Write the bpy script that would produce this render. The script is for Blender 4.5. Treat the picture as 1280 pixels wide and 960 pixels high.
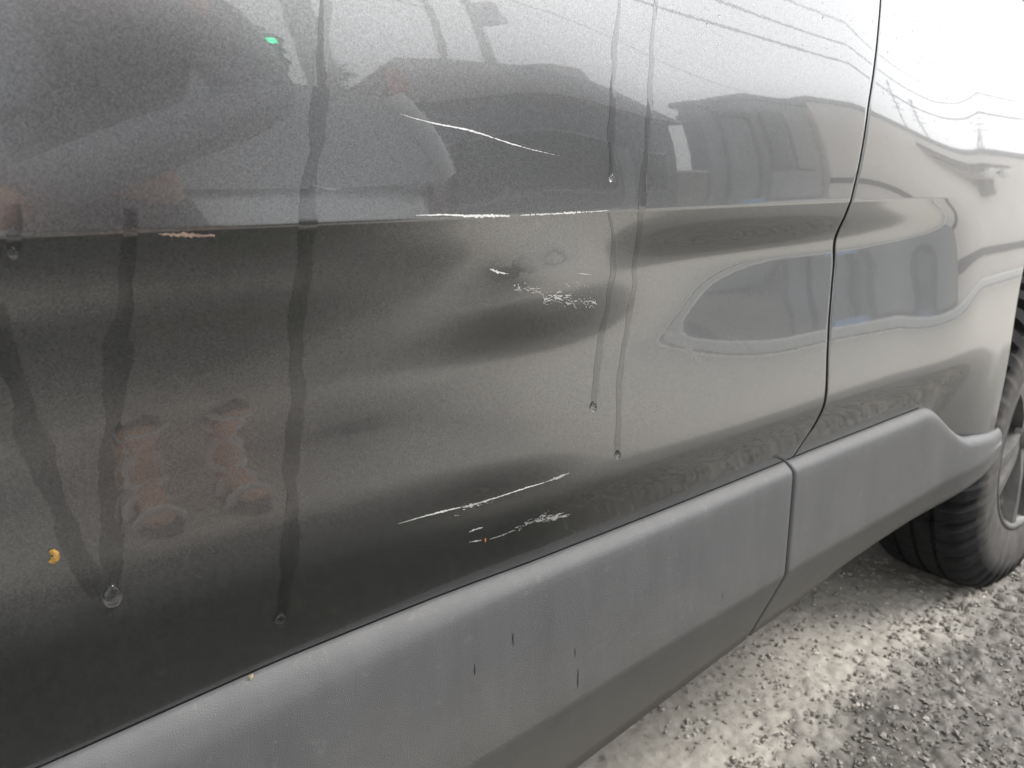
import bpy, bmesh, math, random
import numpy as np
from mathutils import Vector, Matrix

# ------------------------------------------------------------------ clear, camera, world, sun
for o in list(bpy.data.objects): bpy.data.objects.remove(o, do_unlink=True)
S = bpy.context.scene
COL = S.collection
RNG = np.random.default_rng(7); random.seed(7)

CAM = Vector((0.0, -0.412, 0.815))
RIGHT = Vector((0.77161385, -0.63609124, 0.0)); UP = Vector((0.16580132, 0.20112617, 0.96543161)); FWD = Vector((0.61410259, 0.7449404, -0.26065651))
cd = bpy.data.cameras.new('camera'); cam = bpy.data.objects.new('camera', cd); COL.objects.link(cam)
m = Matrix((RIGHT, UP, -FWD)).transposed().to_4x4(); m.translation = CAM
cam.matrix_world = m
cd.sensor_width = 36; cd.lens = 27.08; cd.clip_start = 0.01; cd.clip_end = 2000
cd.dof.use_dof = True; cd.dof.focus_distance = 0.60; cd.dof.aperture_fstop = 11.0
S.camera = cam

SUN_EL, SUN_AZ = math.radians(50), math.radians(128)      # azimuth measured from +Y clockwise; light from the viewer's side
W = bpy.data.worlds.new('World'); S.world = W; W.use_nodes = True
nt = W.node_tree; nt.nodes.clear()
sky = nt.nodes.new('ShaderNodeTexSky'); sky.sky_type = 'NISHITA'; sky.sun_disc = False
sky.sun_elevation = SUN_EL; sky.sun_rotation = SUN_AZ; sky.dust_density = 4.0; sky.air_density = 1.0; sky.ozone_density = 1.0
hs = nt.nodes.new('ShaderNodeHueSaturation'); hs.inputs['Saturation'].default_value = 0.12
mx = nt.nodes.new('ShaderNodeMix'); mx.data_type = 'RGBA'; mx.inputs[0].default_value = 0.65
mx.inputs[7].default_value = (9.0, 9.1, 9.2, 1)            # even cloud cover over the clear-sky gradient
bg = nt.nodes.new('ShaderNodeBackground'); bg.inputs[1].default_value = 0.14
wo = nt.nodes.new('ShaderNodeOutputWorld')
nt.links.new(sky.outputs[0], hs.inputs['Color']); nt.links.new(hs.outputs[0], mx.inputs[6]); nt.links.new(mx.outputs[2], bg.inputs[0]); nt.links.new(bg.outputs[0], wo.inputs[0])
sl = bpy.data.lights.new('sun', 'SUN'); sl.energy = 1.3; sl.angle = math.radians(25); sl.color = (1.0, 0.96, 0.90)
so = bpy.data.objects.new('sun', sl); COL.objects.link(so)
sdir = Vector((math.sin(SUN_AZ) * math.cos(SUN_EL), math.cos(SUN_AZ) * math.cos(SUN_EL), math.sin(SUN_EL)))
so.rotation_euler = sdir.to_track_quat('Z', 'Y').to_euler(); so.location = sdir * 40
S.view_settings.view_transform = 'Standard'; S.view_settings.look = 'None'
S.view_settings.exposure = 1.20; S.view_settings.gamma = 1.0; S.view_settings.use_curve_mapping = False
S.render.engine = 'CYCLES'

# ------------------------------------------------------------------ object helpers
def tag(o, label=None, cat=None, group=None, kind=None):
    if label: o['label'] = label
    if cat: o['category'] = cat
    if group: o['group'] = group
    if kind: o['kind'] = kind
    return o
def empty(name, loc, label, cat, group=None):
    o = bpy.data.objects.new(name, None); COL.objects.link(o); o.location = loc; o.empty_display_size = 0.1
    return tag(o, label, cat, group)
def link(name, me, mat, parent=None):
    if mat and not me.materials: me.materials.append(mat)
    o = bpy.data.objects.new(name, me); COL.objects.link(o)
    if parent is not None:
        o.parent = parent
        if parent.type == 'EMPTY' and parent.parent is None: o.location = [-c for c in parent.location] if not parent.get('local') else (0, 0, 0)
    return o
class MB:
    def __init__(s): s.v = []; s.f = []; s.sm = []
    def add(s, v, f, smooth=False):
        n = len(s.v); s.v += [tuple(map(float, p)) for p in v]
        s.f += [tuple(n + i for i in q) for q in f]; s.sm += [smooth] * len(f); return s
    def box(s, a, b, R=None, c=(0, 0, 0)):
        x0, y0, z0 = a; x1, y1, z1 = b
        v = [Vector(p) for p in ((x0,y0,z0),(x1,y0,z0),(x1,y1,z0),(x0,y1,z0),(x0,y0,z1),(x1,y0,z1),(x1,y1,z1),(x0,y1,z1))]
        if R is not None: v = [R @ p for p in v]
        v = [p + Vector(c) for p in v]
        return s.add(v, [(0,3,2,1),(4,5,6,7),(0,1,5,4),(1,2,6,5),(2,3,7,6),(3,0,4,7)])
    def tube(s, pts, r, n=8, cap=True):
        pts = [Vector(p) for p in pts]; rs = r if hasattr(r, '__len__') else [r] * len(pts)
        ring = []
        for i, p in enumerate(pts):
            t = (pts[min(i+1, len(pts)-1)] - pts[max(i-1, 0)]).normalized()
            a = t.orthogonal().normalized() if i == 0 else (pa - t * pa.dot(t)).normalized()
            pa = a; b = t.cross(a)
            ring.append([p + (a * math.cos(k*2*math.pi/n) + b * math.sin(k*2*math.pi/n)) * rs[i] for k in range(n)])
        v = [q for R in ring for q in R]; f = []
        for i in range(len(pts)-1):
            for k in range(n): f.append((i*n+k, i*n+(k+1)%n, (i+1)*n+(k+1)%n, (i+1)*n+k))
        s.add(v, f, True)
        if cap: s.add(ring[0], [tuple(reversed(range(n)))]); s.add(ring[-1], [tuple(range(n))])
        return s
    def lathe_y(s, prof, n=64, c=(0,0,0), warp=None, smooth=True):
        """profile of (y, r) revolved about the Y axis"""
        v = []; f = []; M = len(prof)
        for k in range(n):
            a = 2*math.pi*k/n
            for j, (y, r) in enumerate(prof):
                if warp: y, r = warp(k, j, y, r)
                v.append((c[0]+r*math.cos(a), c[1]+y, c[2]+r*math.sin(a)))
        for k in range(n):
            k2 = (k+1) % n
            for j in range(M-1): f.append((k*M+j, k*M+j+1, k2*M+j+1, k2*M+j))
        return s.add(v, f, smooth)
    def prism(s, poly, axis, a, b):
        """closed polygon of 2D points extruded along axis between a and b"""
        def P(p, t): return {'x': (t, p[0], p[1]), 'y': (p[0], t, p[1]), 'z': (p[0], p[1], t)}[axis]
        n = len(poly); v = [P(p, a) for p in poly] + [P(p, b) for p in poly]
        f = [(i, (i+1)%n, n+(i+1)%n, n+i) for i in range(n)] + [tuple(reversed(range(n))), tuple(range(n, 2*n))]
        return s.add(v, f)
    def ellipsoid(s, c, r, n=12, m=8, R=None):
        v = []; f = []
        for i in range(m+1):
            p = math.pi*i/m
            for k in range(n):
                a = 2*math.pi*k/n
                q = Vector((r[0]*math.sin(p)*math.cos(a), r[1]*math.sin(p)*math.sin(a), r[2]*math.cos(p)))
                if R is not None: q = R @ q
                v.append(q + Vector(c))
        for i in range(m):
            for k in range(n): f.append((i*n+k, (i+1)*n+k, (i+1)*n+(k+1)%n, i*n+(k+1)%n))
        return s.add(v, f, True)
    def mesh(s, name, fix=True):
        me = bpy.data.meshes.new(name); me.from_pydata(s.v, [], s.f); me.polygons.foreach_set('use_smooth', s.sm)
        if fix:
            bm = bmesh.new(); bm.from_mesh(me); bmesh.ops.recalc_face_normals(bm, faces=bm.faces); bm.to_mesh(me); bm.free()
        me.update(); return me
    def build(s, name, mat, parent=None, bevel=0, fix=True):
        o = link(name, s.mesh(name, fix), mat, parent)
        if bevel:
            b = o.modifiers.new('bevel', 'BEVEL'); b.width = bevel; b.segments = 2; b.limit_method = 'ANGLE'
        return o
def grid_mesh(name, P, flip=False):
    n, m = P.shape[:2]; me = bpy.data.meshes.new(name)
    idx = np.arange(n*m).reshape(n, m)
    q = np.stack([idx[:-1,:-1], idx[:-1,1:], idx[1:,1:], idx[1:,:-1]], -1).reshape(-1, 4)
    if flip: q = q[:, ::-1]
    me.vertices.add(n*m); me.vertices.foreach_set('co', P.reshape(-1).astype(np.float32))
    me.loops.add(q.size); me.loops.foreach_set('vertex_index', q.reshape(-1).astype(np.int32))
    me.polygons.add(len(q)); me.polygons.foreach_set('loop_start', np.arange(0, q.size, 4, dtype=np.int32))
    me.polygons.foreach_set('use_smooth', np.ones(len(q), bool))
    me.update(calc_edges=True); me.validate(); return me
def copy_tree(o, parent=None, loc=None, name=None):
    c = o.copy(); COL.objects.link(c)
    if parent is not None: c.parent = parent
    if loc is not None: c.location = loc
    for ch in o.children: copy_tree(ch, c)
    return c

# ------------------------------------------------------------------ material helpers
class NT:
    def __init__(s, name):
        s.m = bpy.data.materials.new(name); s.m.use_nodes = True; s.t = s.m.node_tree; s.t.nodes.clear()
        s.out = s.t.nodes.new('ShaderNodeOutputMaterial')
        s.tc = s.t.nodes.new('ShaderNodeTexCoord')
    def n(s, typ, **kw):
        nd = s.t.nodes.new('ShaderNode' + typ)
        for k, v in kw.items(): setattr(nd, k, v)
        return nd
    def l(s, a, b): s.t.links.new(a, b); return s
    def scale(s, sc):
        mp = s.n('Mapping'); mp.inputs['Scale'].default_value = sc if hasattr(sc, '__len__') else (sc,)*3
        s.l(s.tc.outputs['Object'], mp.inputs[0]); return mp.outputs[0]
    def noise(s, sc, detail=3, rough=.55, scale=1.0, dist=0):
        nd = s.n('TexNoise'); nd.inputs['Scale'].default_value = scale; nd.inputs['Detail'].default_value = detail
        nd.inputs['Roughness'].default_value = rough; nd.inputs['Distortion'].default_value = dist
        s.l(s.scale(sc), nd.inputs['Vector']); return nd.outputs[0]
    def voro(s, sc, out='Distance', feat='F1'):
        nd = s.n('TexVoronoi', feature=feat); nd.inputs['Scale'].default_value = 1.0
        s.l(s.scale(sc), nd.inputs['Vector']); return nd.outputs[out]
    def ramp(s, x, stops):
        r = s.n('ValToRGB'); e = r.color_ramp.elements
        while len(e) < len(stops): e.new(.5)
        for i, (p, c) in enumerate(stops):
            e[i].position = p; e[i].color = (c, c, c, 1) if not hasattr(c, '__len__') else tuple(c) + (1,)
        s.l(x, r.inputs[0]); return r.outputs[0]
    def mix(s, f, a, b, blend='MIX'):
        x = s.n('Mix', data_type='RGBA', blend_type=blend)
        for i, v in ((0, f), (6, a), (7, b)):
            if isinstance(v, bpy.types.NodeSocket): s.l(v, x.inputs[i])
            elif i == 0: x.inputs[0].default_value = v
            else: x.inputs[i].default_value = tuple(v) + (1,) if hasattr(v, '__len__') else (v, v, v, 1)
        return x.outputs[2]
    def math(s, op, a, b=0.0, clamp=False):
        x = s.n('Math', operation=op, use_clamp=clamp)
        for i, v in ((0, a), (1, b)):
            if isinstance(v, bpy.types.NodeSocket): s.l(v, x.inputs[i])
            else: x.inputs[i].default_value = v
        return x.outputs[0]
    def bump(s, h, strength, dist, normal=None):
        b = s.n('Bump'); b.inputs['Strength'].default_value = strength; b.inputs['Distance'].default_value = dist
        s.l(h, b.inputs['Height'])
        if normal is not None: s.l(normal, b.inputs['Normal'])
        return b.outputs[0]
    def pbr(s, **kw):
        p = s.n('BsdfPrincipled')
        for k, v in kw.items():
            k = k.replace('_', ' ')
            if isinstance(v, bpy.types.NodeSocket): s.l(v, p.inputs[k])
            else: p.inputs[k].default_value = tuple(v) + (1,) if hasattr(v, '__len__') and len(v) == 3 and k != 'Normal' else v
        return p
    def done(s, sh): s.l(sh.outputs[0], s.out.inputs[0]); return s.m
MATS = {}
def plain(name, col, rough=.5, metal=0, var=.15, sc=6, bump=0, **kw):
    if name in MATS: return MATS[name]
    t = NT(name); nz = t.noise(sc, 5)
    lo = tuple(c*(1-var) for c in col); hi = tuple(min(1, c*(1+var)) for c in col)
    c = t.mix(t.ramp(nz, [(.3, 0), (.7, 1)]), lo, hi)
    k = dict(Base_Color=c, Roughness=rough, Metallic=metal); k.update(kw)
    if bump: k['Normal'] = t.bump(t.noise(sc*12, 3), .4, bump)
    MATS[name] = t.done(t.pbr(**k)); return MATS[name]

def paint(name, base, dust, fleck=1.0, dark=1.0):
    """metallic grey paint under clear lacquer, with a film of road dust"""
    t = NT(name)
    flake = t.n('TexWhiteNoise', noise_dimensions='3D')
    sn = t.n('VectorMath', operation='SNAP'); sn.inputs[1].default_value = (.0006,)*3
    t.l(t.tc.outputs['Object'], sn.inputs[0]); t.l(sn.outputs[0], flake.inputs[0])
    fl = flake.outputs[0]
    soft = t.noise(1100, 2)
    grain = t.math('ADD', t.math('MULTIPLY', fl, .45), t.math('MULTIPLY', soft, .55))
    bc = t.mix(t.ramp(grain, [(.25, 0), (.75, 1)]), tuple(c*.72*dark for c in base), tuple(c*1.28*dark for c in base))
    nb = t.bump(t.noise(900, 2), .06, .0004)
    orange = t.bump(t.noise(160, 1), .012, .0008)
    p = t.pbr(Base_Color=bc, Metallic=.86, Roughness=.23, Normal=nb, Coat_Weight=1.0, Coat_Roughness=.018, Coat_IOR=1.55)
    t.l(orange, p.inputs['Coat Normal'])
    # dust: even veil + vertical streaking + single specks
    veil = t.ramp(t.noise((14, 14, 5), 5, .6), [(.3, .55), (.7, 1)])
    streak = t.ramp(t.noise((260, 260, 14), 3, .6), [(.36, .30), (.64, 1.15)])
    spk = t.ramp(t.voro(700), [(.06, 1), (.13, 0)])
    keep = t.ramp(t.noise(330, 1), [(.56, 0), (.62, 1)])
    spk = t.math('MULTIPLY', spk, keep)
    spk2 = t.math('MULTIPLY', t.ramp(t.voro(230), [(.075, 1), (.12, 0)]), t.ramp(t.noise(110, 1), [(.57, 0), (.63, 1)]))
    spk = t.math('MAXIMUM', spk, spk2)
    gr = t.ramp(grain, [(.35, .25), (.70, 1.2)])
    f = t.math('MULTIPLY', t.math('MULTIPLY', veil, streak), gr)
    f = t.math('ADD', t.math('MULTIPLY', f, dust), t.math('MULTIPLY', spk, .35*fleck*min(1, dust*8)), True)
    d = t.n('BsdfDiffuse'); d.inputs['Color'].default_value = (.44, .41, .365, 1)
    ms = t.n('MixShader'); t.l(f, ms.inputs[0]); t.l(p.outputs[0], ms.inputs[1]); t.l(d.outputs[0], ms.inputs[2])
    return t.done(ms)
M_PAINT = paint('grey_metallic_paint', (.175, .177, .180), .030)
M_WET = paint('rain_washed_paint', (.175, .177, .180), .012, 0, .74)

def cladding_mat():
    t = NT('grained_grey_plastic')
    cells = t.voro(1350, 'Distance'); fine = t.noise(1500, 2)
    wear = t.noise((30, 30, 6), 5, .65)
    streak = t.ramp(t.noise((120, 120, 7), 4, .6), [(.3, 0), (.7, 1)])
    c = t.mix(t.ramp(wear, [(.3, 0), (.75, 1)]), (.092, .093, .096), (.116, .117, .120))
    c = t.mix(t.math('MULTIPLY', streak, .07), c, (.165, .163, .158))
    spk = t.ramp(t.voro(240), [(.05, 1), (.09, 0)]); keep = t.ramp(t.noise(70, 1), [(.6, 0), (.66, 1)])
    c = t.mix(t.math('MULTIPLY', spk, t.math('MULTIPLY', keep, .7)), c, (.5, .48, .44))
    sep = t.n('SeparateXYZ'); t.l(t.tc.outputs['Object'], sep.inputs[0])
    low = t.n('MapRange'); low.inputs[1].default_value = .42; low.inputs[2].default_value = .26; t.l(t.math('ADD', sep.outputs[2], t.math('MULTIPLY', t.math('SUBTRACT', t.noise(22, 5, .7), .5), .16)), low.inputs[0])
    c = t.mix(t.math('MULTIPLY', low.outputs[0], .45), c, (.20, .185, .155))      # dried road spray along the bottom
    blot = t.ramp(t.noise(75, 4, .7), [(.60, 0), (.74, .35)]); c = t.mix(blot, c, (.20, .195, .185))
    h = t.math('ADD', cells, t.math('MULTIPLY', fine, .5))
    return t.done(t.pbr(Base_Color=c, Roughness=.50, Specular_IOR_Level=.5, Normal=t.bump(h, .5, .0006)))
M_CLAD = cladding_mat()
def tyre_mat():
    t = NT('tyre_rubber'); sep = t.n('SeparateXYZ'); t.l(t.tc.outputs['Object'], sep.inputs[0])
    x2 = t.math('ADD', t.math('MULTIPLY', sep.outputs[0], sep.outputs[0]), t.math('MULTIPLY', sep.outputs[2], sep.outputs[2])); rad = t.math('SQRT', x2)
    side = t.ramp(rad, [(.262, 1), (.292, 0)])
    c = t.mix(t.ramp(t.noise(50, 4), [(.3, 0), (.7, 1)]), (.011,.011,.012), (.020,.020,.021))
    c = t.mix(t.math('MULTIPLY', side, t.ramp(t.noise(30, 4), [(.3, .5), (.7, 1)])), c, (.11,.105,.10))      # dusty sidewall
    return t.done(t.pbr(Base_Color=c, Roughness=.85, Specular_IOR_Level=.25, Normal=t.bump(t.noise(300, 2), .3, .0008)))
M_TYRE = tyre_mat()
M_RIM = plain('alloy_silver', (.14, .137, .133), .5, .5, .3, 25)
M_BLACK = plain('black_plastic', (.015, .015, .016), .6)
M_GAP = plain('gap_shade_black', (.012,.012,.012), .95, 0, .1, Specular_IOR_Level=.1)  # matte black standing in for the shade inside panel gaps
M_DARKMET = plain('dark_metal', (.05, .05, .052), .5, .3)
M_GLASS = plain('tinted_glass', (.02, .024, .026), .05, 0, .05, Coat_Weight=1.0)
M_SCR = plain('bare_scratch', (.62,.62,.61), .5, 0, .38, 900)
M_SCR2 = plain('scuffed_lacquer', (.40, .39, .38), .6, 0, .3, 500)
def water_mat():
    t = NT('rain_water'); return t.done(t.pbr(Base_Color=(1, 1, 1), Roughness=.0, IOR=1.33, Transmission_Weight=1.0))
M_WATER = water_mat()

# ------------------------------------------------------------------ the car's side as a height field  y = f(x, z)
Z1 = .789
def sstep(a, b, x):
    t = np.clip((x-a)/(b-a), 0, 1); return t*t*(3-2*t)
ZS = np.linspace(.40, 1.16, 761)
LK=[(.40,-6),(.44,-9),(.49,-14),(.53,-19),(.55,-21),(.570,-20),(.584,-7),(.593,-2.5),(.62,-.6),(.655,.2),(.672,-2.0),(.69,-6.5),(.737,-13),(.765,-17),(.7884,-19),(.7896,2),(.815,3.2),(.84,4.5),(.89,9),(.95,13),(1.06,16),(1.16,18)]
FK=[(.40,-6),(.44,-9),(.49,-14),(.53,-19),(.55,-21),(.570,-18),(.583,-4),(.590,1),(.60,5),(.63,7),(.66,8.3),(.675,9.8),(.69,10.8),(.70,10),(.715,7.5),(.735,2.5),(.75,-6),(.77,-15),(.7884,-18),(.7896,-1),(.84,4.5),(.89,9),(.95,13),(1.06,16),(1.16,18)]
RK=[(.40,-6),(.44,-9),(.49,-13),(.53,-18),(.55,-20),(.568,-15),(.582,-3),(.60,4),(.64,8),(.70,8.5),(.83,10),(.95,13),(1.06,16),(1.16,18)]
QK=[(.40,-3),(.50,0),(.56,4),(.60,7),(.64,8),(.70,8.5),(.83,10),(.95,13),(1.06,16),(1.16,18)]
def smooth(t, k=9):
    p = np.pad(t, k, mode='edge'); w = np.hanning(2*k+1); w /= w.sum(); return np.convolve(p, w, 'valid')
def curve(keys):
    z = np.array([k[0] for k in keys]); return np.array([np.interp(ZS, z, [k[j] for k in keys]) for j in range(1, len(keys[0]))])
la, = curve(LK); fa, = curve(FK); ra, = curve(RK); qa, = curve(QK)
def sm_split(t):
    i = np.searchsorted(ZS, Z1); o = t.copy()
    o[:i-2] = smooth(t[:i-2], 6); o[i+2:] = smooth(t[i+2:]); return smooth(o, 1)
fa = sm_split(fa); la = sm_split(la); ra = smooth(ra, 12); qa = smooth(qa, 20)
def tilt(X):
    """lean of the panel in degrees: left part of the front door, its right part, the rear door, the end by the wheel arch"""
    X = np.atleast_1d(X)[:, None]; A = 1-sstep(.80, 1.18, X); G = sstep(.20, .72, X); B = sstep(1.10, 1.27, X)
    t = A*(la+(fa-la)*G)+(1-A)*(ra*(1-B)+qa*B)
    t = t+8.5*np.exp(-((X-.385)/.10)**2)*sstep(.738, .756, ZS)*(ZS < Z1)          # knocked flat under the crease
    w = 1-sstep(.60, .665, ZS)
    return np.array([np.interp(ZS-c*w, ZS, r) for c, r in zip(np.interp(X[:, 0], FOLD_X, FOLD_C), t)])
FOLD_X, FOLD_C = [0, .24, .41, .78, 1.1], [-.001, -.013, -.019, -.011, -.005]
TX = np.linspace(-1.6, 2.6, 1051)
BUMP = np.where((ZS > .735) & (ZS < .787), .5-.5*np.cos((ZS-.735)/.052*2*np.pi), 0)
BUMP2 = np.where((ZS > .672) & (ZS < .746), .5-.5*np.cos((ZS-.672)/.074*2*np.pi), 0)
BUMP2 = BUMP2*BUMP.sum()/BUMP2.sum()
def table(X):
    t = np.tan(np.radians(tilt(X))); dz = np.diff(ZS)
    def integ(t):
        y = np.concatenate([np.zeros((len(t), 1)), np.cumsum((t[:, 1:]+t[:, :-1])/2*dz, 1)], 1); i = np.searchsorted(ZS, Z1); return y-y[:, i:i+1]
    y = integ(t); j = np.searchsorted(ZS, .585)
    want = np.interp(X, TX, smooth(np.interp(TX, [-1, .31, .86, 1.2, 3], [.0245, .0245, -.006, -.0278, -.0278]), 20))                 # the lower fold runs straight along the car
    k = (want-y[:, j])*(1-sstep(.95, 1.15, X))*sstep(-.3, .02, X)/(BUMP.sum()*(ZS[1]-ZS[0]))
    D = np.exp(-((X-.385)/.11)**2)[:, None]
    return integ(t-k[:, None]*((1-D)*BUMP+D*BUMP2))
DENTS=[(.372,.790,.085,.038,.0046),(.335,.570,.080,.020,.0036),(.37,.708,.105,.022,-.0014)]
def extra(X, Z):
    o = .5*.03*np.clip(X-.2, 0, 9)**2+.5*.03*np.clip(.2-X, 0, 9)**2
    for x, z, rx, rz, d in DENTS: o = o+d*np.exp(-((X-x)/rx)**2-((Z-z)/np.where((Z > z) & (z > .78), .085, rz))**2)
    return o
TT = table(TX)
def ysurf(X, Z):
    X = np.asarray(X, float); Z = np.asarray(Z, float)
    u = np.clip((X-TX[0])/(TX[1]-TX[0]), 0, len(TX)-1.001); v = np.clip((Z-ZS[0])/(ZS[1]-ZS[0]), 0, len(ZS)-1.001)
    i = u.astype(int); j = v.astype(int); a = u-i; b = v-j
    y = TT[i,j]*(1-a)*(1-b)+TT[i+1,j]*a*(1-b)+TT[i,j+1]*(1-a)*b+TT[i+1,j+1]*a*b
    return y+extra(X, Z)
def surf_pt(x, z, off=0.0):
    e = .001; y = float(ysurf(x, z)); yx = float(ysurf(x+e, z)-ysurf(x-e, z))/(2*e); yz = float(ysurf(x, z+e)-ysurf(x, z-e))/(2*e)
    n = Vector((yx, -1, yz)).normalized(); return Vector((x, y, z))+n*off, n
def gap_x(z):
    zz = np.linspace(.40, 1.16, 400)
    g = np.interp(zz, [.40,.488,.5018,.5379,.5738,.62,.6623,.7212,.7865,.888,1.0,1.16], [.764,.770,.779,.792,.7935,.795,.800,.8155,.8055,.8367,.890,.96])
    return np.interp(z, zz, smooth(g, 10))
XC, ZC, RT = 1.733, .335, .335
AR_A, AR_B, AR_Z, AR_N = .450, .46, .36, 2.7
def arch_dx(z):
    k = np.clip(np.abs(np.asarray(z, float)-AR_Z)/AR_B, 0, 1); k = np.where(np.asarray(z) < AR_Z, 0, k)
    return AR_A*(1-k**AR_N)**(1/AR_N)
ARCH_TOP = AR_Z+AR_B
EDGE = [(.0008,0),(.0004,.0001),(.0001,.0003),(0,.0008),(0,.003),(0,.022)]
def panel(name, xl, xr, zs, n, mat, parent, left_edge=True, right_edge=True):
    rows = []
    for z in zs:
        a, b = float(xl(z)), float(xr(z))
        L = [(a+dx, dy) for dx, dy in reversed(EDGE)] if left_edge else [(a, 0)]
        R_ = [(b-dx, dy) for dx, dy in EDGE] if right_edge else [(b, 0)]
        mid = [(x, 0) for x in np.linspace(L[-1][0], R_[0][0], n)[1:-1]]
        P = np.array(L+mid+R_)
        rows.append(np.c_[P[:, 0], ysurf(P[:, 0], np.full(len(P), z))+P[:, 1], np.full(len(P), z)])
    return link(name, grid_mesh(name, np.array(rows)), mat, parent)

# ------------------------------------------------------------------ ground
def asphalt(name, patch):
    t = NT(name)
    sep = t.n('SeparateXYZ'); t.l(t.tc.outputs['Object'], sep.inputs[0])
    agg = t.voro(95, 'Color'); bw = t.n('RGBToBW'); t.l(agg, bw.inputs[0])
    big = t.noise(5, 5, .6); mid = t.noise(38, 4, .65)
    dry = t.mix(t.ramp(bw.outputs[0], [(.1, 0), (.9, 1)]), (.335, .315, .278), (.41, .39, .35))
    dry = t.mix(t.ramp(mid, [(.28, .6), (.40, .06), (.6, 0)]), dry, (.10, .095, .085))
    wet = t.mix(t.ramp(bw.outputs[0], [(.15, 0), (.75, .45), (.95, 1)]), (.105, .100, .091), (.23, .215, .19))
    wet = t.mix(t.ramp(mid, [(.35, .6), (.55, 0)]), wet, (.06, .058, .05))
    # dry under car, wet beside it; car's shade painted darker towards the front door
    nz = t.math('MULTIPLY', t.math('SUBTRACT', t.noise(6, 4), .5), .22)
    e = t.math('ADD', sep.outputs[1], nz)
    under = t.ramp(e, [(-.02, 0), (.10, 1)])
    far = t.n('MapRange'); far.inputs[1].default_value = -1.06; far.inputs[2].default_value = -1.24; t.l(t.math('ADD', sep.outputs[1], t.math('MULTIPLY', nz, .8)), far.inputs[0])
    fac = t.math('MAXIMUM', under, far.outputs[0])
    near_shade = t.n('MapRange'); near_shade.inputs[1].default_value = 1.20; near_shade.inputs[2].default_value = .70; t.l(t.math('ADD', sep.outputs[0], nz), near_shade.inputs[0])  # shade of car and photographer, put into the ground colour
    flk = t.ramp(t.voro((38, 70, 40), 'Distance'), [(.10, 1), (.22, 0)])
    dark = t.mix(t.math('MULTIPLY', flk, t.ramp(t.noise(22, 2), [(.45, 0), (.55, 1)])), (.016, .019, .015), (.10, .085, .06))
    wet = t.mix(t.math('MULTIPLY', near_shade.outputs[0], .92), wet, dark)
    dry = t.mix(far.outputs[0], dry, t.mix(t.ramp(bw.outputs[0], [(.1, 0), (.9, 1)]), (.35, .332, .30), (.46, .44, .40)))  # unshaded far ground painted paler than the strip by the car
    c = t.mix(fac, wet, dry)  # wet also holds the painted near shade, dry the paler unshaded far ground
    r = t.mix(fac, t.mix(near_shade.outputs[0], .62, .95), .9)
    spc = t.math('SUBTRACT', .35, t.math('MULTIPLY', near_shade.outputs[0], .28))
    h = t.math('ADD', t.math('MULTIPLY', bw.outputs[0], .6), mid)
    return t.done(t.pbr(Base_Color=c, Roughness=r, Specular_IOR_Level=spc, Normal=t.bump(h, .6, .004)))
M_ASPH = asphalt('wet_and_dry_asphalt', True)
g = MB(); g.add([(-400,-400,0),(400,-400,0),(400,400,0),(-400,400,0)], [(0,1,2,3)])
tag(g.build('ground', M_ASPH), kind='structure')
def hash2(i, j, k): 
    h = np.sin(i*127.1+j*311.7+k*74.7)*43758.5453; return h-np.floor(h)
def cell_h(X, Y, c, k):
    u, v = X/c, Y/c; iu, iv = np.floor(u), np.floor(v); best = np.full(X.shape, 9.); hv = np.zeros(X.shape)
    for di in (-1, 0, 1):
        for dj in (-1, 0, 1):
            a, b = iu+di, iv+dj; px = a+.15+.7*hash2(a, b, k); py = b+.15+.7*hash2(a, b, k+1)
            d = (u-px)**2+(v-py)**2; w = d < best; best = np.where(w, d, best); hv = np.where(w, hash2(a, b, k+2), hv)
    return np.sqrt(best), hv
gx = np.linspace(.35, 2.65, 576); gy = np.linspace(-.75, 1.0, 438)
GX, GY = np.meshgrid(gx, gy, indexing='ij')
d1, h1 = cell_h(GX, GY, .017, 1.); d2, h2 = cell_h(GX+3.3, GY+1.7, .036, 5.)
hz = .0065*h1*np.clip(1-1.6*d1**2, 0, 1)+.008*np.clip(h2-.72, 0, 1)*3*np.clip(1-2.2*d2**2, 0, 1)
fade = np.minimum(np.minimum(sstep(.35,.6,GX), sstep(2.65,2.4,GX) if False else 1-sstep(2.4,2.65,GX)), np.minimum(sstep(-.75,-.5,GY), 1-sstep(.75,1.0,GY)))
rough_zone = .35+.65*(1-sstep(.05,.22,GY))
hz = .004+hz*fade*rough_zone
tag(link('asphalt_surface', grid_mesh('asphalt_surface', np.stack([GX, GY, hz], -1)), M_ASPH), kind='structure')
# loose chippings lying on the asphalt
gr = MB(); base = [(0,0,1),(1,0,0),(0,1,0),(-1,0,0),(0,-1,0),(0,0,-1)]; fc = [(0,1,2),(0,2,3),(0,3,4),(0,4,1),(5,2,1),(5,3,2),(5,4,3),(5,1,4)]
def stones(name, n, yr, sizes, mat, label):
    gr = MB(); rs = random.Random(n)
    for k in range(n):
        x = rs.uniform(.80, 2.9); y = yr[0]+(yr[1]-yr[0])*rs.random(); s = rs.choice(sizes)*rs.uniform(.7, 1.3); a = rs.uniform(0, 6.28); ca, sa = math.cos(a), math.sin(a)
        v = []
        for p in base:
            q = (p[0]*1.25+rs.uniform(-.45, .45), p[1]*.85+rs.uniform(-.4, .4), p[2]*.6+rs.uniform(-.25, .25)); v.append((x+s*(q[0]*ca-q[1]*sa), y+s*(q[0]*sa+q[1]*ca), .0065+s*(q[2]+.25)))
        gr.add(v, fc)
    tag(gr.build(name, mat, fix=False), label, kind='stuff')
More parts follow.
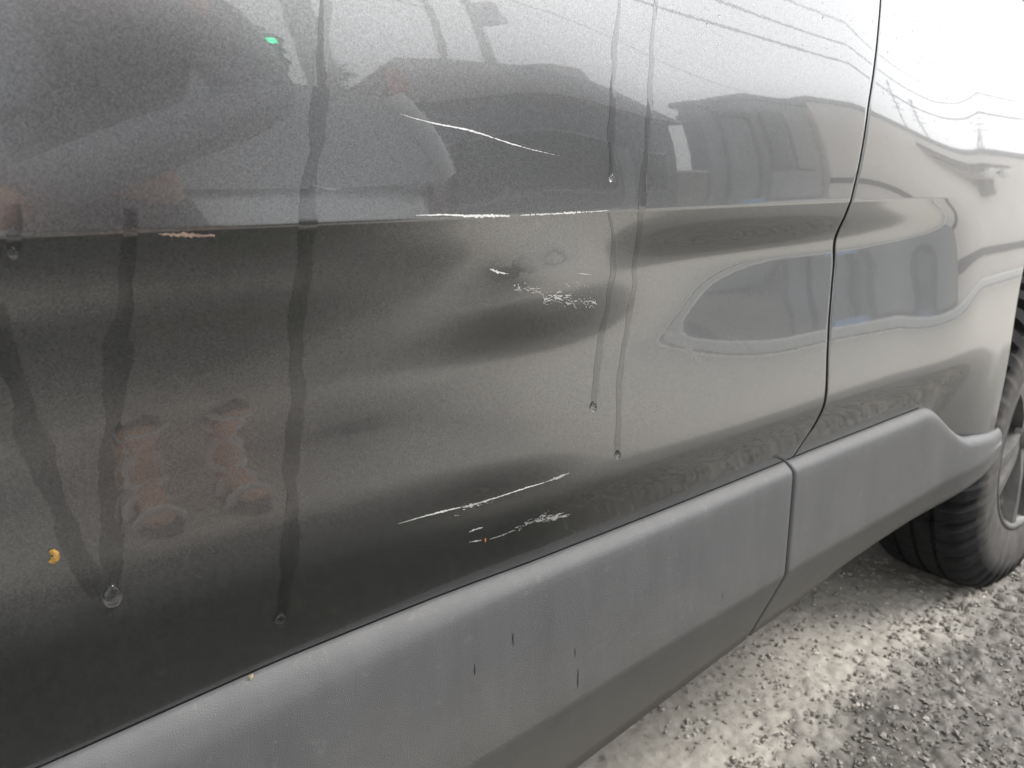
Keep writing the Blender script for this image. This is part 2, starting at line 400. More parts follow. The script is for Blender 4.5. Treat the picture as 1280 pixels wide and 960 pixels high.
def chip_mat(name, cols):
    t = NT(name); c = t.voro(75, 'Color'); bw = t.n('RGBToBW'); t.l(c, bw.inputs[0])
    return t.done(t.pbr(Base_Color=t.ramp(bw.outputs[0], [(.12, cols[0]), (.5, cols[1]), (.9, cols[2])]), Roughness=.7))
stones('gravel', 13000, (-.55, .10), (.0022, .003, .0038, .005), chip_mat('wet_stone_chips', ((.085,.079,.069), (.155,.145,.126), (.26,.245,.215))), 'coarse wet stone chips in the open asphalt by the wheel')
stones('pale_grit', 4500, (.04, .60), (.0022, .003, .004), chip_mat('dry_stone_chips', ((.24,.225,.195), (.34,.32,.285), (.46,.435,.39))), 'pale dry grit on the sheltered strip under the sill')

# ------------------------------------------------------------------ the damaged grey car
CAR = empty('parked_car', (.5, .8, 0), 'grey metallic car with dented, scratched side and grey plastic sill cladding', 'car')
zs_door = np.concatenate([np.linspace(.415, .780, 204)[:-1], np.linspace(.780, .7865, 8)[:-1], np.linspace(.7865, .7925, 14)[:-1], np.linspace(.7925, .798, 7)[:-1], np.linspace(.798, 1.12, 148)])
FD = panel('front_door', lambda z: -.42, lambda z: gap_x(z)-.0002, zs_door, 380, M_PAINT, CAR)
FD['label'] = 'front door dented along its crease, with white scratches'
RD = panel('rear_door', lambda z: gap_x(z)+.0048, lambda z: XC-arch_dx(z) if z < ARCH_TOP-.001 else XC, zs_door, 240, M_PAINT, CAR)
zq = np.arange(ARCH_TOP+.002, 1.1201, .004)
panel('quarter_panel', lambda z: XC+.005, lambda z: 2.42, zq, 120, M_PAINT, CAR)
panel('rear_corner_panel', lambda z: XC+arch_dx(z), lambda z: 2.42, np.arange(.452, ARCH_TOP, .004), 80, M_PAINT, CAR)
FX = -1.06
panel('fender', lambda z: FX+arch_dx(z)*.95 if z < ARCH_TOP-.02 else -1.5, lambda z: -.4245, np.arange(.452, 1.09, .004), 160, M_PAINT, CAR)

# sill cladding ------------------------------------------------------
KX  = [-.45, .027, .171, .380, .780, .796, .943, 1.086, 1.36]
CT  = [.455, .4783, .4881, .4905, .5018, .5022, .5051, .5115, .513]
CB  = [.432, .4545, .4660, .4800, .4935, .4940, .4960, .5020, .504]
CLX = [-.45, .1, .366, .571, .768, .791, .969, 1.2, 1.4]; CL = [.27, .308, .3339, .3537, .3657, .3687, .377, .4000, .42]
CBX = [-.45, .2, .477, .641, .772, .855, 1.01, 1.13, 1.30, 1.42]; CBZ = [.13, .175, .2164, .2432, .2621, .2713, .2992, .337, .396, .40]
def smi(x, kx, ky):
    xs = np.linspace(-.45, 1.5, 400); return float(np.interp(x, xs, smooth(np.interp(xs, kx, ky), 8)))
def clad_profile(x, rear):
    zt = smi(x, KX, CT); yb = float(ysurf(x, max(zt, .48))); zb = smi(x, KX, CB); zl = smi(x, CLX, CL); zo = smi(x, CBX, CBZ)
    if rear:
        drop = .066*sstep(1.062, 1.197, x)+.008*sstep(1.19, 1.28, x); zt -= drop; zb -= drop
        zl = min(zl, zb-.016); zo = min(zo, zl-.012)
    o = -.014
    if rear: o *= 1-.45*sstep(1.18, 1.30, x)
    P = [(.014, zt-.010), (.004, zt-.002), (0, zt+.0006), (o*.35, zt-.1*(zt-zb)), (o*.72, zb+.42*(zt-zb)), (o*.93, zb+.05*(zt-zb)), (o*1.02, zb-.004), (o*1.06, zb-.012)]
    for k in range(1, 7): P.append((o*(1.06+.14*k/7), zb-.012+(zl+.008-zb+.012)*k/7))
    P += [(o*1.2, zl+.005), (o*1.17, zl), (o*1.02, zl-.006)]; q = .025-.033*(sstep(.98, 1.25, x) if rear else 0)
    for k in range(1, 6): P.append((o*1.02+(q-o*1.02)*k/5, zl-.006+(zo-zl+.006)*k/5))
    P += [(q+.009, zo-.002), (q+.03, zo+.004), (q+.06, zo+.03)]
    return [(yb+a, z) for a, z in P]
def cladding(name, xs, rear):
    rows = []
    for i, x in enumerate(xs):
        pr = clad_profile(x, rear); sh = 0
        d = min(x-xs[0], xs[-1]-x)
        if d < .0035: sh = .0035-math.sqrt(max(0, .0035**2-(.0035-d)**2))       # rounded ends
        rows.append([(x, y+sh, z) for y, z in pr])
    rows.insert(0, [(xs[0], y+.03, z) for _, y, z in rows[0]]); rows.append([(xs[-1], y+.03, z) for _, y, z in rows[-1]])
    return link(name, grid_mesh(name, np.array(rows), True), M_CLAD, CAR)
def ends(a, b, n): return np.r_[a, a+.0004, a+.0012, a+.0024, np.linspace(a+.0036, b-.0036, n), b-.0024, b-.0012, b-.0004, b]
FC = cladding('sill_cladding', ends(-.42, .7615, 160), False)
RC = cladding('sill_cladding', ends(.7655, 1.302, 130), True)
for o, xa, xb, rear in ((FC, -.41, .760, False), (RC, .767, 1.06, True)):
    rows = []
    for x in np.linspace(xa, xb, 120):
        zt = smi(x, KX, CT); rows.append([tuple(surf_pt(x, z, .0004)[0]) for z in (zt-.001, zt+.0014)])
    link('gap_shade_strip', grid_mesh('gap_shade_strip', np.array(rows), True), M_GAP, o).location = (0, 0, 0)  # thin black strip drawing the shadow line above the cladding
FC['label'] = 'longer grained plastic cladding under the front door'; RC['label'] = 'cladding under the rear door, tapering to the wheel'
for x, z, l, w in ((.328,.422,.012,.0006),(.367,.435,.014,.0006),(.440,.366,.022,.0007),(.436,.395,.010,.0004),(.645,.380,.010,.0004)):
    pr = clad_profile(x, False); zz = [p[1] for p in pr][6:17][::-1]; yy = [p[0] for p in pr][6:17][::-1]
    b = MB(); v = []
    for k in range(7):
        q = z-l/2+l*k/6; y = np.interp(q, zz, yy)-.0003; ww = w*math.sin(math.pi*(k+.4)/6.8)*random.uniform(.6, 1.2); xx = x+random.uniform(-.0002, .0002)
        v += [(xx-ww, y, q), (xx+ww, y, q)]
    b.add(v, [(2*k, 2*k+1, 2*k+3, 2*k+2) for k in range(6)]).build('scuff_mark', M_BLACK, FC, fix=False).location = (0, 0, 0)

# hidden structure: door-gap shade strip, floor, arches, upper body ----------------
b = MB(); b.box((-.62,.14,.19),(1.32,1.5,.42)); b.box((-1.55,.42,.20),(-.62,1.3,.42)); b.box((1.32,.42,.20),(2.4,1.3,.42)); b.build('underbody', M_BLACK, CAR)
b = MB()
zz = np.linspace(.42, 1.10, 50)
rows = [[(gap_x(z)+dx, float(ysurf(gap_x(z), z))+dy, z) for dx, dy in ((-.0004,.0016),(.0052,.0016))] for z in zz]
link('door_gap_shade', grid_mesh('door_gap_shade', np.array(rows)), M_GAP, CAR)  # near-flush black strip in place of the door gap's deep shade
b = MB(); b.box((.745,.072,.28),(.785,.115,.46)); b.build('sill_backing', M_BLACK, CAR)
def liner(xc, k=1.0):
    rows = []
    for a in np.linspace(.02, math.pi-.02, 60):
        c, s_ = math.cos(a), math.sin(a); rr = (abs(c/AR_A)**AR_N+abs(s_/AR_B)**AR_N)**(-1/AR_N)+.004
        x, z = xc+k*rr*c, AR_Z+k*rr*s_ if s_ > 0 else AR_Z+rr*s_
        y0 = float(ysurf(np.clip(x,-1.6,2.6), max(z,.45)))+.018
        rows.append([(x, y, z) for y in (y0, y0+.05, .40, .55)])
    return link('wheel_arch_liner', grid_mesh('wheel_arch_liner', np.array(rows)), M_BLACK, CAR)
liner(XC); liner(FX, .95)
# glazing and roof above the belt line, off the top of the picture
def loft(name, secs, mat, parent, closed=False):
    return link(name, grid_mesh(name, np.array(secs)), mat, parent)
def upper(y0, sgn):
    return [[(x, y0+sgn*(.09+.30*t*.45), 1.115+t*.46*h) for t in np.linspace(0, 1, 8)] for x, h in ((-.75,.08),(-.3,.55),(.1,.95),(.8,1),(1.6,.97),(2.2,.75),(2.40,.1))]
for y0, sgn in ((.03, 1), (1.62, -1)):
    secs = upper(y0, sgn); loft('side_window', secs, M_GLASS, CAR)
    top = [s[-1] for s in secs]
    if sgn == 1: ta = top
    else: tb = top
loft('roof', [[tuple(np.array(a)*(1-t)+np.array(c)*t+np.array((0,0,.05*math.sin(math.pi*t)))) for t in np.linspace(0,1,10)] for a, c in zip(ta, tb)], M_PAINT, CAR)
b = MB(); b.box((-.45,.075,1.10),(2.41,.11,1.125)); b.build('belt_moulding', M_BLACK, CAR)
for nm, x0, x1, z1 in (('bonnet', -1.55, -.75, 1.09),):
    loft(nm, [[(x, y, z1-.22*((x-x1)/(x0-x1))**2-.05*((y-.82)/.8)**2) for y in np.linspace(.04, 1.61, 14)] for x in np.linspace(x0, x1, 10)], M_PAINT, CAR)
loft('offside_panel', [[(x, 1.64-.05*abs(z-.7), z) for z in np.linspace(.30, 1.115, 8)] for x in (-1.55,-.6,.4,1.3,2.41)], M_PAINT, CAR)
b = MB(); b.prism([(-1.6,.30),(-1.52,.30),(-1.52,.80),(-1.56,.78)], 'y', .12, 1.58); b.build('bumper', M_CLAD, CAR)
b = MB(); b.prism([(2.42,.34),(2.50,.40),(2.50,.62),(2.42,1.11),(2.36,1.11),(2.36,.34)], 'y', .06, 1.60); b.build('tailgate', M_PAINT, CAR)

# wheel: rim barrel with tyre, spokes and hub cap --------------------
TW = .215
def make_wheel(parent, xc, y_out, face=1):
    """wheel revolving about Y; outer face at y_out, body side at +face"""
    prof = [(.012,.190),(.004,.208),(.0,.238),(.001,.268),(.006,.292),(.014,.310),(.020,.3195),(.029,.3265),(.040,.3305)]
    tread = []; y = .048
    for gy_, w in ((.066,.009),(.1035,.009),(.141,.009)):
        tread += [(gy_-w/2-.0012,.3335),(gy_-w/2,.3325),(gy_-w/2+.0008,.3255),(gy_+w/2-.0008,.3255),(gy_+w/2,.3325),(gy_+w/2+.0012,.3335)]
    full = prof+tread+[(TW-a, r) for a, r in reversed(prof)]
    M = len(full); N = 360; rng = np.random.default_rng(3)
    def warp(k, j, y, r):
        jj = min(j, M-1-j); ph = k % 8
        if 4 <= jj <= 8 and ph in (0, 1, 2):                              # lateral shoulder slots
            d = (.006, .015, .021, .020, .017)[jj-4]*(1 if ph == 1 else .8); r -= d; y += (d*.5 if j < M/2 else -d*.5)
        if 9 <= jj <= 14 and ph in (0, 1) and (k//8+jj) % 2: r -= .008
        if jj in (3, 4) and ph in (3, 4): y -= .0012 if j < M/2 else -.0012
        flat = 0
        return (face*y, r)
    rim = MB(); rim.lathe_y([(face*a, r) for a, r in ((.016,.196),(.010,.198),(.006,.194),(.008,.188),(.020,.182),(.05,.172),(.12,.168),(.20,.186))], 96)
    wh = rim.build('wheel', M_RIM, parent, fix=True)
    off = Vector(parent.location)
    wh.location = Vector((xc, y_out, RT-.018))-off
    ty = MB(); ty.lathe_y(full, N, warp=warp); o = ty.build('tyre', M_TYRE, wh); o.data.set_sharp_from_angle(angle=math.radians(28))
    d = MB(); d.lathe_y([(face*.075,.170),(face*.078,.0)], 48); d.build('brake_disc', M_DARKMET, wh)
    h = MB(); h.lathe_y([(face*.018,.0),(face*.019,.020),(face*.024,.032),(face*.040,.036)], 32); h.build('hub_cap', M_RIM, wh)
    for k in range(10):
        a = 2*math.pi*k/10+(.13 if k % 2 else -.13); R = Matrix.Rotation(-a, 4, 'Y').to_3x3()
        s = MB(); v = []
        for r, w, y in ((.028,.013,.030),(.08,.011,.020),(.14,.012,.015),(.186,.016,.013)):
            v += [R @ Vector(p) for p in ((r, face*(y+.022), -w), (r, face*y, -w*.7), (r, face*y, w*.7), (r, face*(y+.022), w))]
        f = [(4*i+q, 4*i+q+1, 4*i+q+5, 4*i+q+4) for i in range(3) for q in range(3)]+[(0,1,2,3),(12,13,14,15)]
        s.add(v, f).build('spoke', M_RIM, wh)
    return wh
make_wheel(CAR, XC, .035); make_wheel(CAR, FX, .04); make_wheel(CAR, XC, 1.62, -1); make_wheel(CAR, FX, 1.62, -1)

# ------------------------------------------------------------------ damage on the front door
def ribbon(mb, pts, w, off=.00022, jag=.35, seed=0, step=.0012, breaks=0.0):
    """irregular thin flake of exposed primer following the panel"""
    r = random.Random(seed); P = [Vector((x, 0, z)) for x, z in pts]
    d = [0]
    for a, b_ in zip(P, P[1:]): d.append(d[-1]+(b_-a).length)
    n = max(4, int(d[-1]/step)); px = [p.x for p in P]; pz = [p.z for p in P]
    ws = w if hasattr(w, '__len__') else [0, w, w, 0]
    v = []; f = []; on = []
    for i in range(n+1):
        s = d[-1]*i/n; x = float(np.interp(s, d, px)); z = float(np.interp(s, d, pz))
        ww = float(np.interp(i/n, np.linspace(0, 1, len(ws)), ws))*r.uniform(1-jag, 1+jag)
        sl_ = (float(np.interp(min(s+.001, d[-1]), d, pz))-float(np.interp(max(s-.001, 0), d, pz)))
        x += r.uniform(-.2, .2)*ww; z += r.uniform(-.25, .25)*ww
        p0, _ = surf_pt(x, z-ww/2*(1 if abs(sl_) < .0016 else .4), off); p1, _ = surf_pt(x, z+ww/2, off)
        v += [p0, p1]; on.append(r.random() > breaks)
    f = [(2*i, 2*i+2, 2*i+3, 2*i+1) for i in range(n) if on[i]]
    mb.add(v, f)
def flakes(mb, x0, z0, x1, z1, n, seed, ln=(.002,.007), w=(.0003,.0009), spread=.003):
    r = random.Random(seed)
    for k in range(n):
        t = r.random(); x = x0+(x1-x0)*t+r.gauss(0, spread); z = z0+(z1-z0)*t+r.gauss(0, spread*.6); l = ln[0]+(ln[1]-ln[0])*r.random()**2*1.6; a = r.gauss(-.25, .35)
        c = r.gauss(0, .25); ww = w[0]+(w[1]-w[0])*r.random()**2.2
        ribbon(mb, [(x, z), (x+l*.4, z+l*.4*(math.tan(a)*.7+c)), (x+l, z+l*math.tan(a)*.7)], [0, ww*r.uniform(.5, 1.2), ww, ww*.4, 0], seed=seed*1000+k, step=.0005, jag=.75)
scr = []
b = MB(); ribbon(b, [(.2570,.8507),(.265,.8489),(.2824,.8460),(.304,.8440),(.3236,.8402),(.328,.8392)], [.0001,.0004,.0008,.0010,.0011,.0005], seed=1, jag=.25)
ribbon(b, [(.328,.8392),(.3442,.8357),(.3622,.8325),(.3884,.8287)], [.0005,.0007,.0005,.0003,0], seed=2, jag=.5, breaks=.12)
b.build('scratch', M_SCR, FD, fix=False)
b = MB(); ribbon(b, [(.2636,.7916),(.2882,.7911),(.308,.7897),(.3413,.7888)], [.0002,.0008,.0010,.0017,.0016,.0011], seed=3, jag=.3)
ribbon(b, [(.351,.7888),(.3811,.7889),(.4124,.7892),(.437,.7898)], [.0005,.0009,.0010,.0008,.0003], seed=4, jag=.5, breaks=.10)
b.build('scratch', M_SCR, FD, fix=False)
b = MB(); ribbon(b, [(.3278,.7530),(.336,.7500),(.3437,.7486)], [.0003,.0017,.0014,.0003], seed=5, jag=.6); flakes(b, .351,.7392,.375,.7330, 34, 6, spread=.0022, ln=(.0008,.005), w=(.0002,.0008))
flakes(b, .378,.7282,.437,.7185, 120, 7, spread=.0032, ln=(.0007,.006), w=(.0002,.0012)); flakes(b, .39,.736,.43,.732, 22, 8, ln=(.001,.004), w=(.0001,.0003))
ribbon(b, [(.410,.7440),(.4282,.7413)], [0,.0004,.0003,0], seed=9); b.build('scratch', M_SCR, FD, fix=False)
b = MB(); ribbon(b, [(.2560,.5772),(.2825,.5759),(.3118,.5735)], [.0001,.0007,.0014,.0010], seed=10, jag=.3); ribbon(b, [(.3231,.5723),(.3457,.5723),(.3686,.5735),(.392,.5740)], [.0004,.0010,.0008,.0011,.0007], seed=11, jag=.45, breaks=.04)
flakes(b, .311,.5717,.343,.5712, 26, 12, ln=(.0008,.004), w=(.0002,.0007)); b.build('scratch', M_SCR, FD, fix=False)
b = MB(); ribbon(b, [(.314,.5730),(.320,.5722),(.327,.5721)], [.0006,.0022,.0022,.0006], seed=13, jag=.6); b.build('scuff', M_SCR2, FD, fix=False)
b = MB(); ribbon(b, [(.393,.5741),(.403,.5750),(.418,.5764)], [.0005,.0015,.0022,.0005], seed=14, jag=.5); b.build('scuff', M_SCR2, FD, fix=False)
b = MB(); ribbon(b, [(.3218,.5488),(.328,.5493),(.335,.5492)], [.0004,.0016,.0015,.0003], seed=16, jag=.6); ribbon(b, [(.324,.5382),(.3361,.5364)], [.0003,.0012,.0004], seed=17, jag=.6)
ribbon(b, [(.3440,.5342),(.356,.5342),(.3677,.5356)], [.0003,.0010,.0010,.0005], seed=18, jag=.6, breaks=.15); flakes(b, .371,.5362,.399,.5430, 44, 19, ln=(.0008,.005), w=(.0002,.0011)); flakes(b, .388,.5386,.423,.5345, 60, 20, w=(.0003,.0016), ln=(.001,.007), spread=.0022)
b.build('scratch', M_SCR, FD, fix=False)
b = MB()
p, n = surf_pt(.3398, .5352, .0004); b.ellipsoid(p, (.0008,.0003,.0022), 8, 6); b.build('rust_spot', plain('rust', (.45,.16,.04), .8), FD)
b = MB(); ribbon(b, [(.1120,.7872),(.1264,.7858),(.1398,.7850)], [.0004,.0018,.0020,.0008], seed=21, jag=.5); b.build('scuff', plain('tan_scrape', (.34,.25,.19), .7, 0, .3, 300), FD, fix=False)
for o in FD.children:
    if o.name.startswith(('scratch', 'scuff', 'rust')): o.location = (0, 0, 0)

# ------------------------------------------------------------------ rain runs and drops
def run(pts, w, label, drop=None, first=0.35):
    r = random.Random(int(pts[0][0]*1e4)); d = [0]
    for a, c in zip(pts, pts[1:]): d.append(d[-1]+math.dist(a, c))
    n = int(d[-1]/.0025)+2; rows = []
    for i in range(n+1):
        s = d[-1]*i/n; x = np.interp(s, d, [p[0] for p in pts])+.0005*math.sin(s*70+w*5e3)+.0004*math.sin(s*173); z = np.interp(s, d, [p[1] for p in pts])
        t = i/n; ww = w*(first+(1-first)*min(1, t*3))*(1+.10*math.sin(s*120+w*9e3)+r.uniform(-.05,.05)); 
        if i == n: ww *= .6
        el_ = 1+.22*math.sin(s*87+w*3e3)+.12*math.sin(s*213)+r.uniform(-.08,.08); er_ = 1+.22*math.sin(s*71+2+w*4e3)+.12*math.sin(s*257+1)+r.uniform(-.08,.08)
        rows.append([tuple(surf_pt(x+ww*u/2*(el_ if u < 0 else er_), z, .00010+.00004*(1-u*u))[0]) for u in (-1,-.6,0,.6,1)])
    o = tag(link('water_run', grid_mesh('water_run', np.array(rows), True), M_WET), label, 'water run', 'rain runs down the car side')
    if drop:
        x, z = pts[-1]; p, nn = surf_pt(x, z, .0006); b = MB()
        b.ellipsoid((0,0,0), (drop*.5, drop*.36, drop*.68), 18, 12); me = b.mesh('drop')
        for v in me.vertices:                                              # tear shape: fuller at the bottom
            v.co.x *= 1-.28*max(0, v.co.z)/(drop*.68); v.co.y *= 1-.35*max(0, v.co.z)/(drop*.68)
        q = link('drop', me, M_WATER, o); q.location = p; q.rotation_euler = nn.to_track_quat('-Y', 'Z').to_euler()
    return o
run([(.4585,.9406),(.4471,.9059),(.4425,.8777),(.4403,.8494),(.4393,.8237),(.4395,.8138)], .0060, 'thin water run ending in a drop above the crease, beside the upper scratch', .0046)
run([(.4389,.788),(.4491,.7666),(.4554,.7401),(.4555,.7007),(.4484,.6546),(.4441,.6294)], .0072, 'water run below the crease ending in a drop, just right of the scuffed dent', .0066)
run([(.5002,.9462),(.4895,.910),(.4825,.8686),(.4752,.815),(.4736,.7845),(.4896,.7307),(.4833,.6837),(.4755,.6434),(.473,.6157),(.4725,.5811)], .0066, 'long water run nearest the door gap, ending in a drop at the dark lower band', .0060, .7)
run([(.2169,.9086),(.2069,.8661),(.2006,.8321),(.1924,.7978),(.1898,.7663),(.188,.718),(.186,.6719),(.1803,.6309),(.1756,.5881),(.1717,.5284)], .0098, 'longest water run, left of the dents, ending low in the dark band', .0066, .8)
run([(.1013,.80),(.0976,.7769),(.0944,.7526),(.09,.7275),(.0859,.7014),(.0821,.6749),(.077,.6392),(.0719,.5902)], .0110, 'wide water run near the left edge ending in a large round drop', .0105, .5)
run([(.0389,.7585),(.0402,.7429),(.0437,.7179),(.0479,.6828),(.0538,.6459),(.0605,.6111),(.066,.592)], .0110, 'slanting water run at the far left with no drop', None, .9)
run([(.053,.803),(.0509,.7908),(.0496,.7815)], .0072, 'short water run across the crease at the far left', .0042, .6)
# fine beads left by the rain on the rear door's top
b = MB(); r = random.Random(5)
for k in range(420):
    x = r.uniform(.55, 1.30); z = r.gauss(1.0, .055)
    if not .80 < z < 1.005 or abs(x-gap_x(z)) < .008: continue
    p, n = surf_pt(x, z, .0001); s = r.choice((.0004,.0006,.0009))*r.uniform(.8,1.4); b.ellipsoid(p, (s, s*.5, s*r.uniform(1,1.8)), 6, 4)
tag(b.build('rain_beads', M_WATER, fix=False), 'fine rain beads speckled over the upper panels by the door gap', kind='stuff')
# plant crumbs stuck on the car
M_LEAF = plain('dry_leaf', (.33,.20,.05), .7, 0, .3, 300); M_SEED = plain('pale_seed', (.42,.36,.22), .7, 0, .2, 300)
def crumb(b, p, size, n, spread):
    for k in range(n):
        c = Vector(p)+Vector((random.gauss(0, spread[0]), -random.uniform(.0002, .0012), random.gauss(0, spread[1]))); m_ = random.randint(9, 12); a0 = random.uniform(0, 6.28); tl = random.uniform(-.5, .5)
        ring = [c+Vector((math.cos(a0+q*6.28/m_)*size*random.uniform(.35, 1.0), random.uniform(-.3, .3)*size*.5+tl*math.cos(q)*size*.3, math.sin(a0+q*6.28/m_)*size*random.uniform(.5, 1.2))) for q in range(m_)]
        b.add([c+Vector((0, -size*.12, 0))]+ring, [(0, q+1, (q+1) % m_+1) for q in range(m_)])
p, n = surf_pt(.0478, .6225, .0003); b = MB(); crumb(b, p, .0024, 4, (.0006, .0020))
tag(b.build('leaf_fragment', M_LEAF), 'crumpled yellow leaf fragment stuck beside the slanting water run', 'leaf')
b = MB(); x = .1495; z = smi(x, KX, CT)+.0012; y = float(ysurf(x, z))-.004; crumb(b, (x, y, z), .0016, 4, (.0022, .0005))
tag(b.build('plant_crumb', M_SEED), 'pale dry plant crumb caught on the top edge of the long cladding', 'plant crumb')

# ================================================================== the street behind the photographer (seen mirrored in the paint)
M_WALL = plain('pale_render', (.80,.76,.72), .85, 0, .05, .6, .004)
M_DARKW = plain('dark_cladding_wall', (.24,.25,.27), .7, 0, .2, 1.2, .01)
M_BLOCK = plain('weathered_block_wall', (.36,.37,.39), .7, 0, .14, 1.2, .01)
M_MIDW = plain('grey_panel_wall', (.40,.41,.42), .7, 0, .12, 1.0)
M_ROOF = plain('dark_roof_tile', (.15,.155,.165), .65, 0, .2, 4, .02)
M_WHITE = plain('white_paint', (.84,.84,.82), .5, 0, .06, 5)
M_BLUE = plain('blue_sign', (.28,.45,.72), .5, 0, .05)
M_RED = plain('red_sign', (.50,.19,.14), .5, 0, .08)
M_CONC = plain('concrete', (.42,.41,.39), .85, 0, .12, 2, .004)
M_STRIPE = plain('dark_band', (.07,.07,.072), .6, 0, .1)
M_SILVER = plain('silver_paint', (.82,.83,.84), .32, .2, .04, 3, Coat_Weight=1.0)
M_CGL = plain('sky_pale_glass', (.42,.43,.44), .06, 0, .05, Coat_Weight=1.0)  # pale base colour stands in for sky mirrored in the windows
M_SKIN = plain('skin', (.74,.40,.25), .55, 0, .1, 30)
M_JACK = plain('blue_grey_jacket', (.36,.365,.385), .85, 0, .15, 40)
M_SHORT = plain('dark_shorts', (.06,.06,.065), .85, 0, .15, 40)
M_STRAP = plain('white_strap', (.75,.75,.75), .6)
M_HAIR = plain('dark_hair', (.02,.017,.015), .6)
M_CABLE = plain('cable', (.04,.04,.04), .7)
M_LEAFG = plain('foliage', (.05,.075,.035), .7, 0, .4, 8)
M_BARK = plain('bark', (.10,.08,.06), .9, 0, .3, 20)
def lamp_mat(name, col, e):
    t = NT(name); p = t.pbr(Base_Color=col, Roughness=.3, Emission_Color=col, Emission_Strength=e); return t.done(p)

# kerb with white edging, and a blue-marked rail
b = MB()
KY = -6.6
for i in range(46):
    x = -12+i*1.5; 
    k = MB(); k.prism([(KY-.30,0),(KY,0),(KY,.21),(KY-.03,.24),(KY-.30,.24)], 'x', x+.01, x+1.49)
    if i == 0: KERB = tag(k.build('kerb', M_WHITE), 'white kerb stones along the far side of the lot', kind='structure')
    else: k.build('kerb_stone', M_WHITE, KERB)
k = MB(); k.add([(-12,KY+.004,.003),(57,KY+.004,.003),(57,KY+.42,.003),(-12,KY+.42,.003)],[(0,1,2,3)]); tag(k.build('kerb_shadow', M_STRIPE), kind='structure')  # dark strip painting the shadow at the foot of the kerb
k = MB(); k.add([(-12,KY+.55,.004),(57,KY+.55,.004),(57,KY+.75,.004),(-12,KY+.75,.004)],[(0,1,2,3)]); tag(k.build('road_line', M_WHITE), 'white edge line painted beside the kerb', kind='structure')
k = MB(); k.box((-12,-8.0,0),(57,KY-.3,.20)); tag(k.build('pavement', M_CONC), kind='structure')
for x in (11.4,):
    t = empty('parking_board', (x, -6.75, 0), 'small blue board standing at the white kerb', 'sign'); t['local'] = 1
    k = MB(); k.tube([(0,-.03,.15),(0,-.03,.4)], .03); k.build('post', M_DARKMET, t)
    k = MB(); k.box((-.35,-.02,.17),(.35,.02,.42)); k.build('board', M_BLUE, t, .01)

def building(name, label, x0, x1, y0, y1, h, wall, trim=M_ROOF, windows=(), door=None, bands=()):
    """flat-roofed block; y1 is the face towards the lot"""
    t = empty(name, ((x0+x1)/2, (y0+y1)/2, 0), label, 'building')
    k = MB(); k.box((x0,y0,0),(x1,y1,h)); k.build('wall', wall, t)
    k = MB(); k.box((x0-.12,y0-.12,h+.002),(x1+.12,y1+.12,h+.22)); k.build('parapet', trim, t)
    for z0, z1 in bands:
        k = MB(); k.box((x0-.01,y1+.002,z0),(x1+.01,y1+.05,z1)); k.build('band', M_STRIPE, t)
    for (wx, wz, ww, wh, m) in windows:
        k = MB(); k.box((wx-.06,y1+.002,wz-.06),(wx+ww+.06,y1+.06,wz+wh+.06)); f = k.build('window_frame', M_WHITE, t)
        k = MB(); k.box((wx,y1+.062,wz),(wx+ww,y1+.075,wz+wh)); p = k.build('pane', m, f); p.location = (0,0,0)
    return t
PALE = building('warehouse', 'long pale rendered building with a dark band, mirrored at right', 16.75, 62, -11, -8.05, 5.0, M_WALL, bands=((.95,1.25),), windows=((44,2.2,2.4,1.2,M_GLASS),(52,2.2,2.4,1.2,M_GLASS)))
t = building('flat_roofed_block', 'dark two-tone block joined to the pale building, mirrored left of the door gap', 14.0, 16.65, -9.6, -8.2, 4.75, M_BLOCK, windows=())
for x0, x1, z0, z1, m in ((14.3,15.2,1.7,4.3,M_DARKW),(15.35,16.3,1.7,4.3,M_MIDW),(14.2,16.4,.3,1.55,M_MIDW)):
    k = MB(); k.box((x0,-8.19,z0),(x1,-8.10,z1)); k.build('wall_panel', m, t)
building('low_shed', 'low dark shed beside the dark two-tone block', 12.95, 13.95, -9.4, -8.3, 3.9, M_BLOCK)
building('narrow_stack', 'narrow dark tower at the left end of the low shed', 12.3, 12.9, -9.0, -8.4, 4.25, M_BLOCK)
t = empty('boundary_wall', (11.6,-8.6,0), 'low concrete wall under the gap of sky', 'wall')
k = MB(); k.box((10.9,-8.8,0),(12.4,-8.5,1.6)); k.build('wall_body', M_CONC, t); k = MB(); k.box((10.88,-8.84,1.602),(12.42,-8.46,1.68)); k.build('coping', M_WHITE, t)
# canopy lamp on the pale wall
t = empty('wall_lamp', (30,-8,4.2), 'dark canopy with two white floodlights on the pale wall', 'lamp')
k = MB(); k.prism([(-8.04,4.35),(-7.3,4.12),(-7.3,4.2),(-8.04,4.55)], 'x', 28.2, 31.6); k.build('canopy', M_STRIPE, t)
for x in (28.9, 30.9):
    k = MB(); k.ellipsoid((x,-7.45,3.92),(.42,.2,.2)); k.build('floodlight', M_WHITE, t)
    k = MB(); k.tube([(x,-8.0,4.1),(x,-7.5,4.0)], .05); k.build('bracket', M_STRIPE, t)
k = MB(); k.box((29.3,-8.0,3.2),(30.5,-7.8,3.8)); k.build('backplate', M_STRIPE, t)
def aerial(x, y, z, h, lean, label):
    t = empty('aerial', (x, y, z), label, 'aerial', 'aerials on the pale building')
    k = MB(); top = Vector((x+lean, y, z+h)); k.tube([(x,y,z),top], .045); k.build('mast', M_DARKMET, t)
    for q in range(5):
        k = MB(); c = Vector((x,y,z)).lerp(top, .5+.11*q); l = 1.5-.2*q
        k.tube([c-Vector((l/2,.1*l,0)), c+Vector((l/2,.1*l,0))], .025, 6); k.build('rod', M_DARKMET, t)
aerial(31.5,-9,5.2,3.6,0,'upright aerial mast with crossed rods on the pale building'); aerial(34.4,-9,5.2,3.2,1.7,'leaning aerial mast on the pale building')

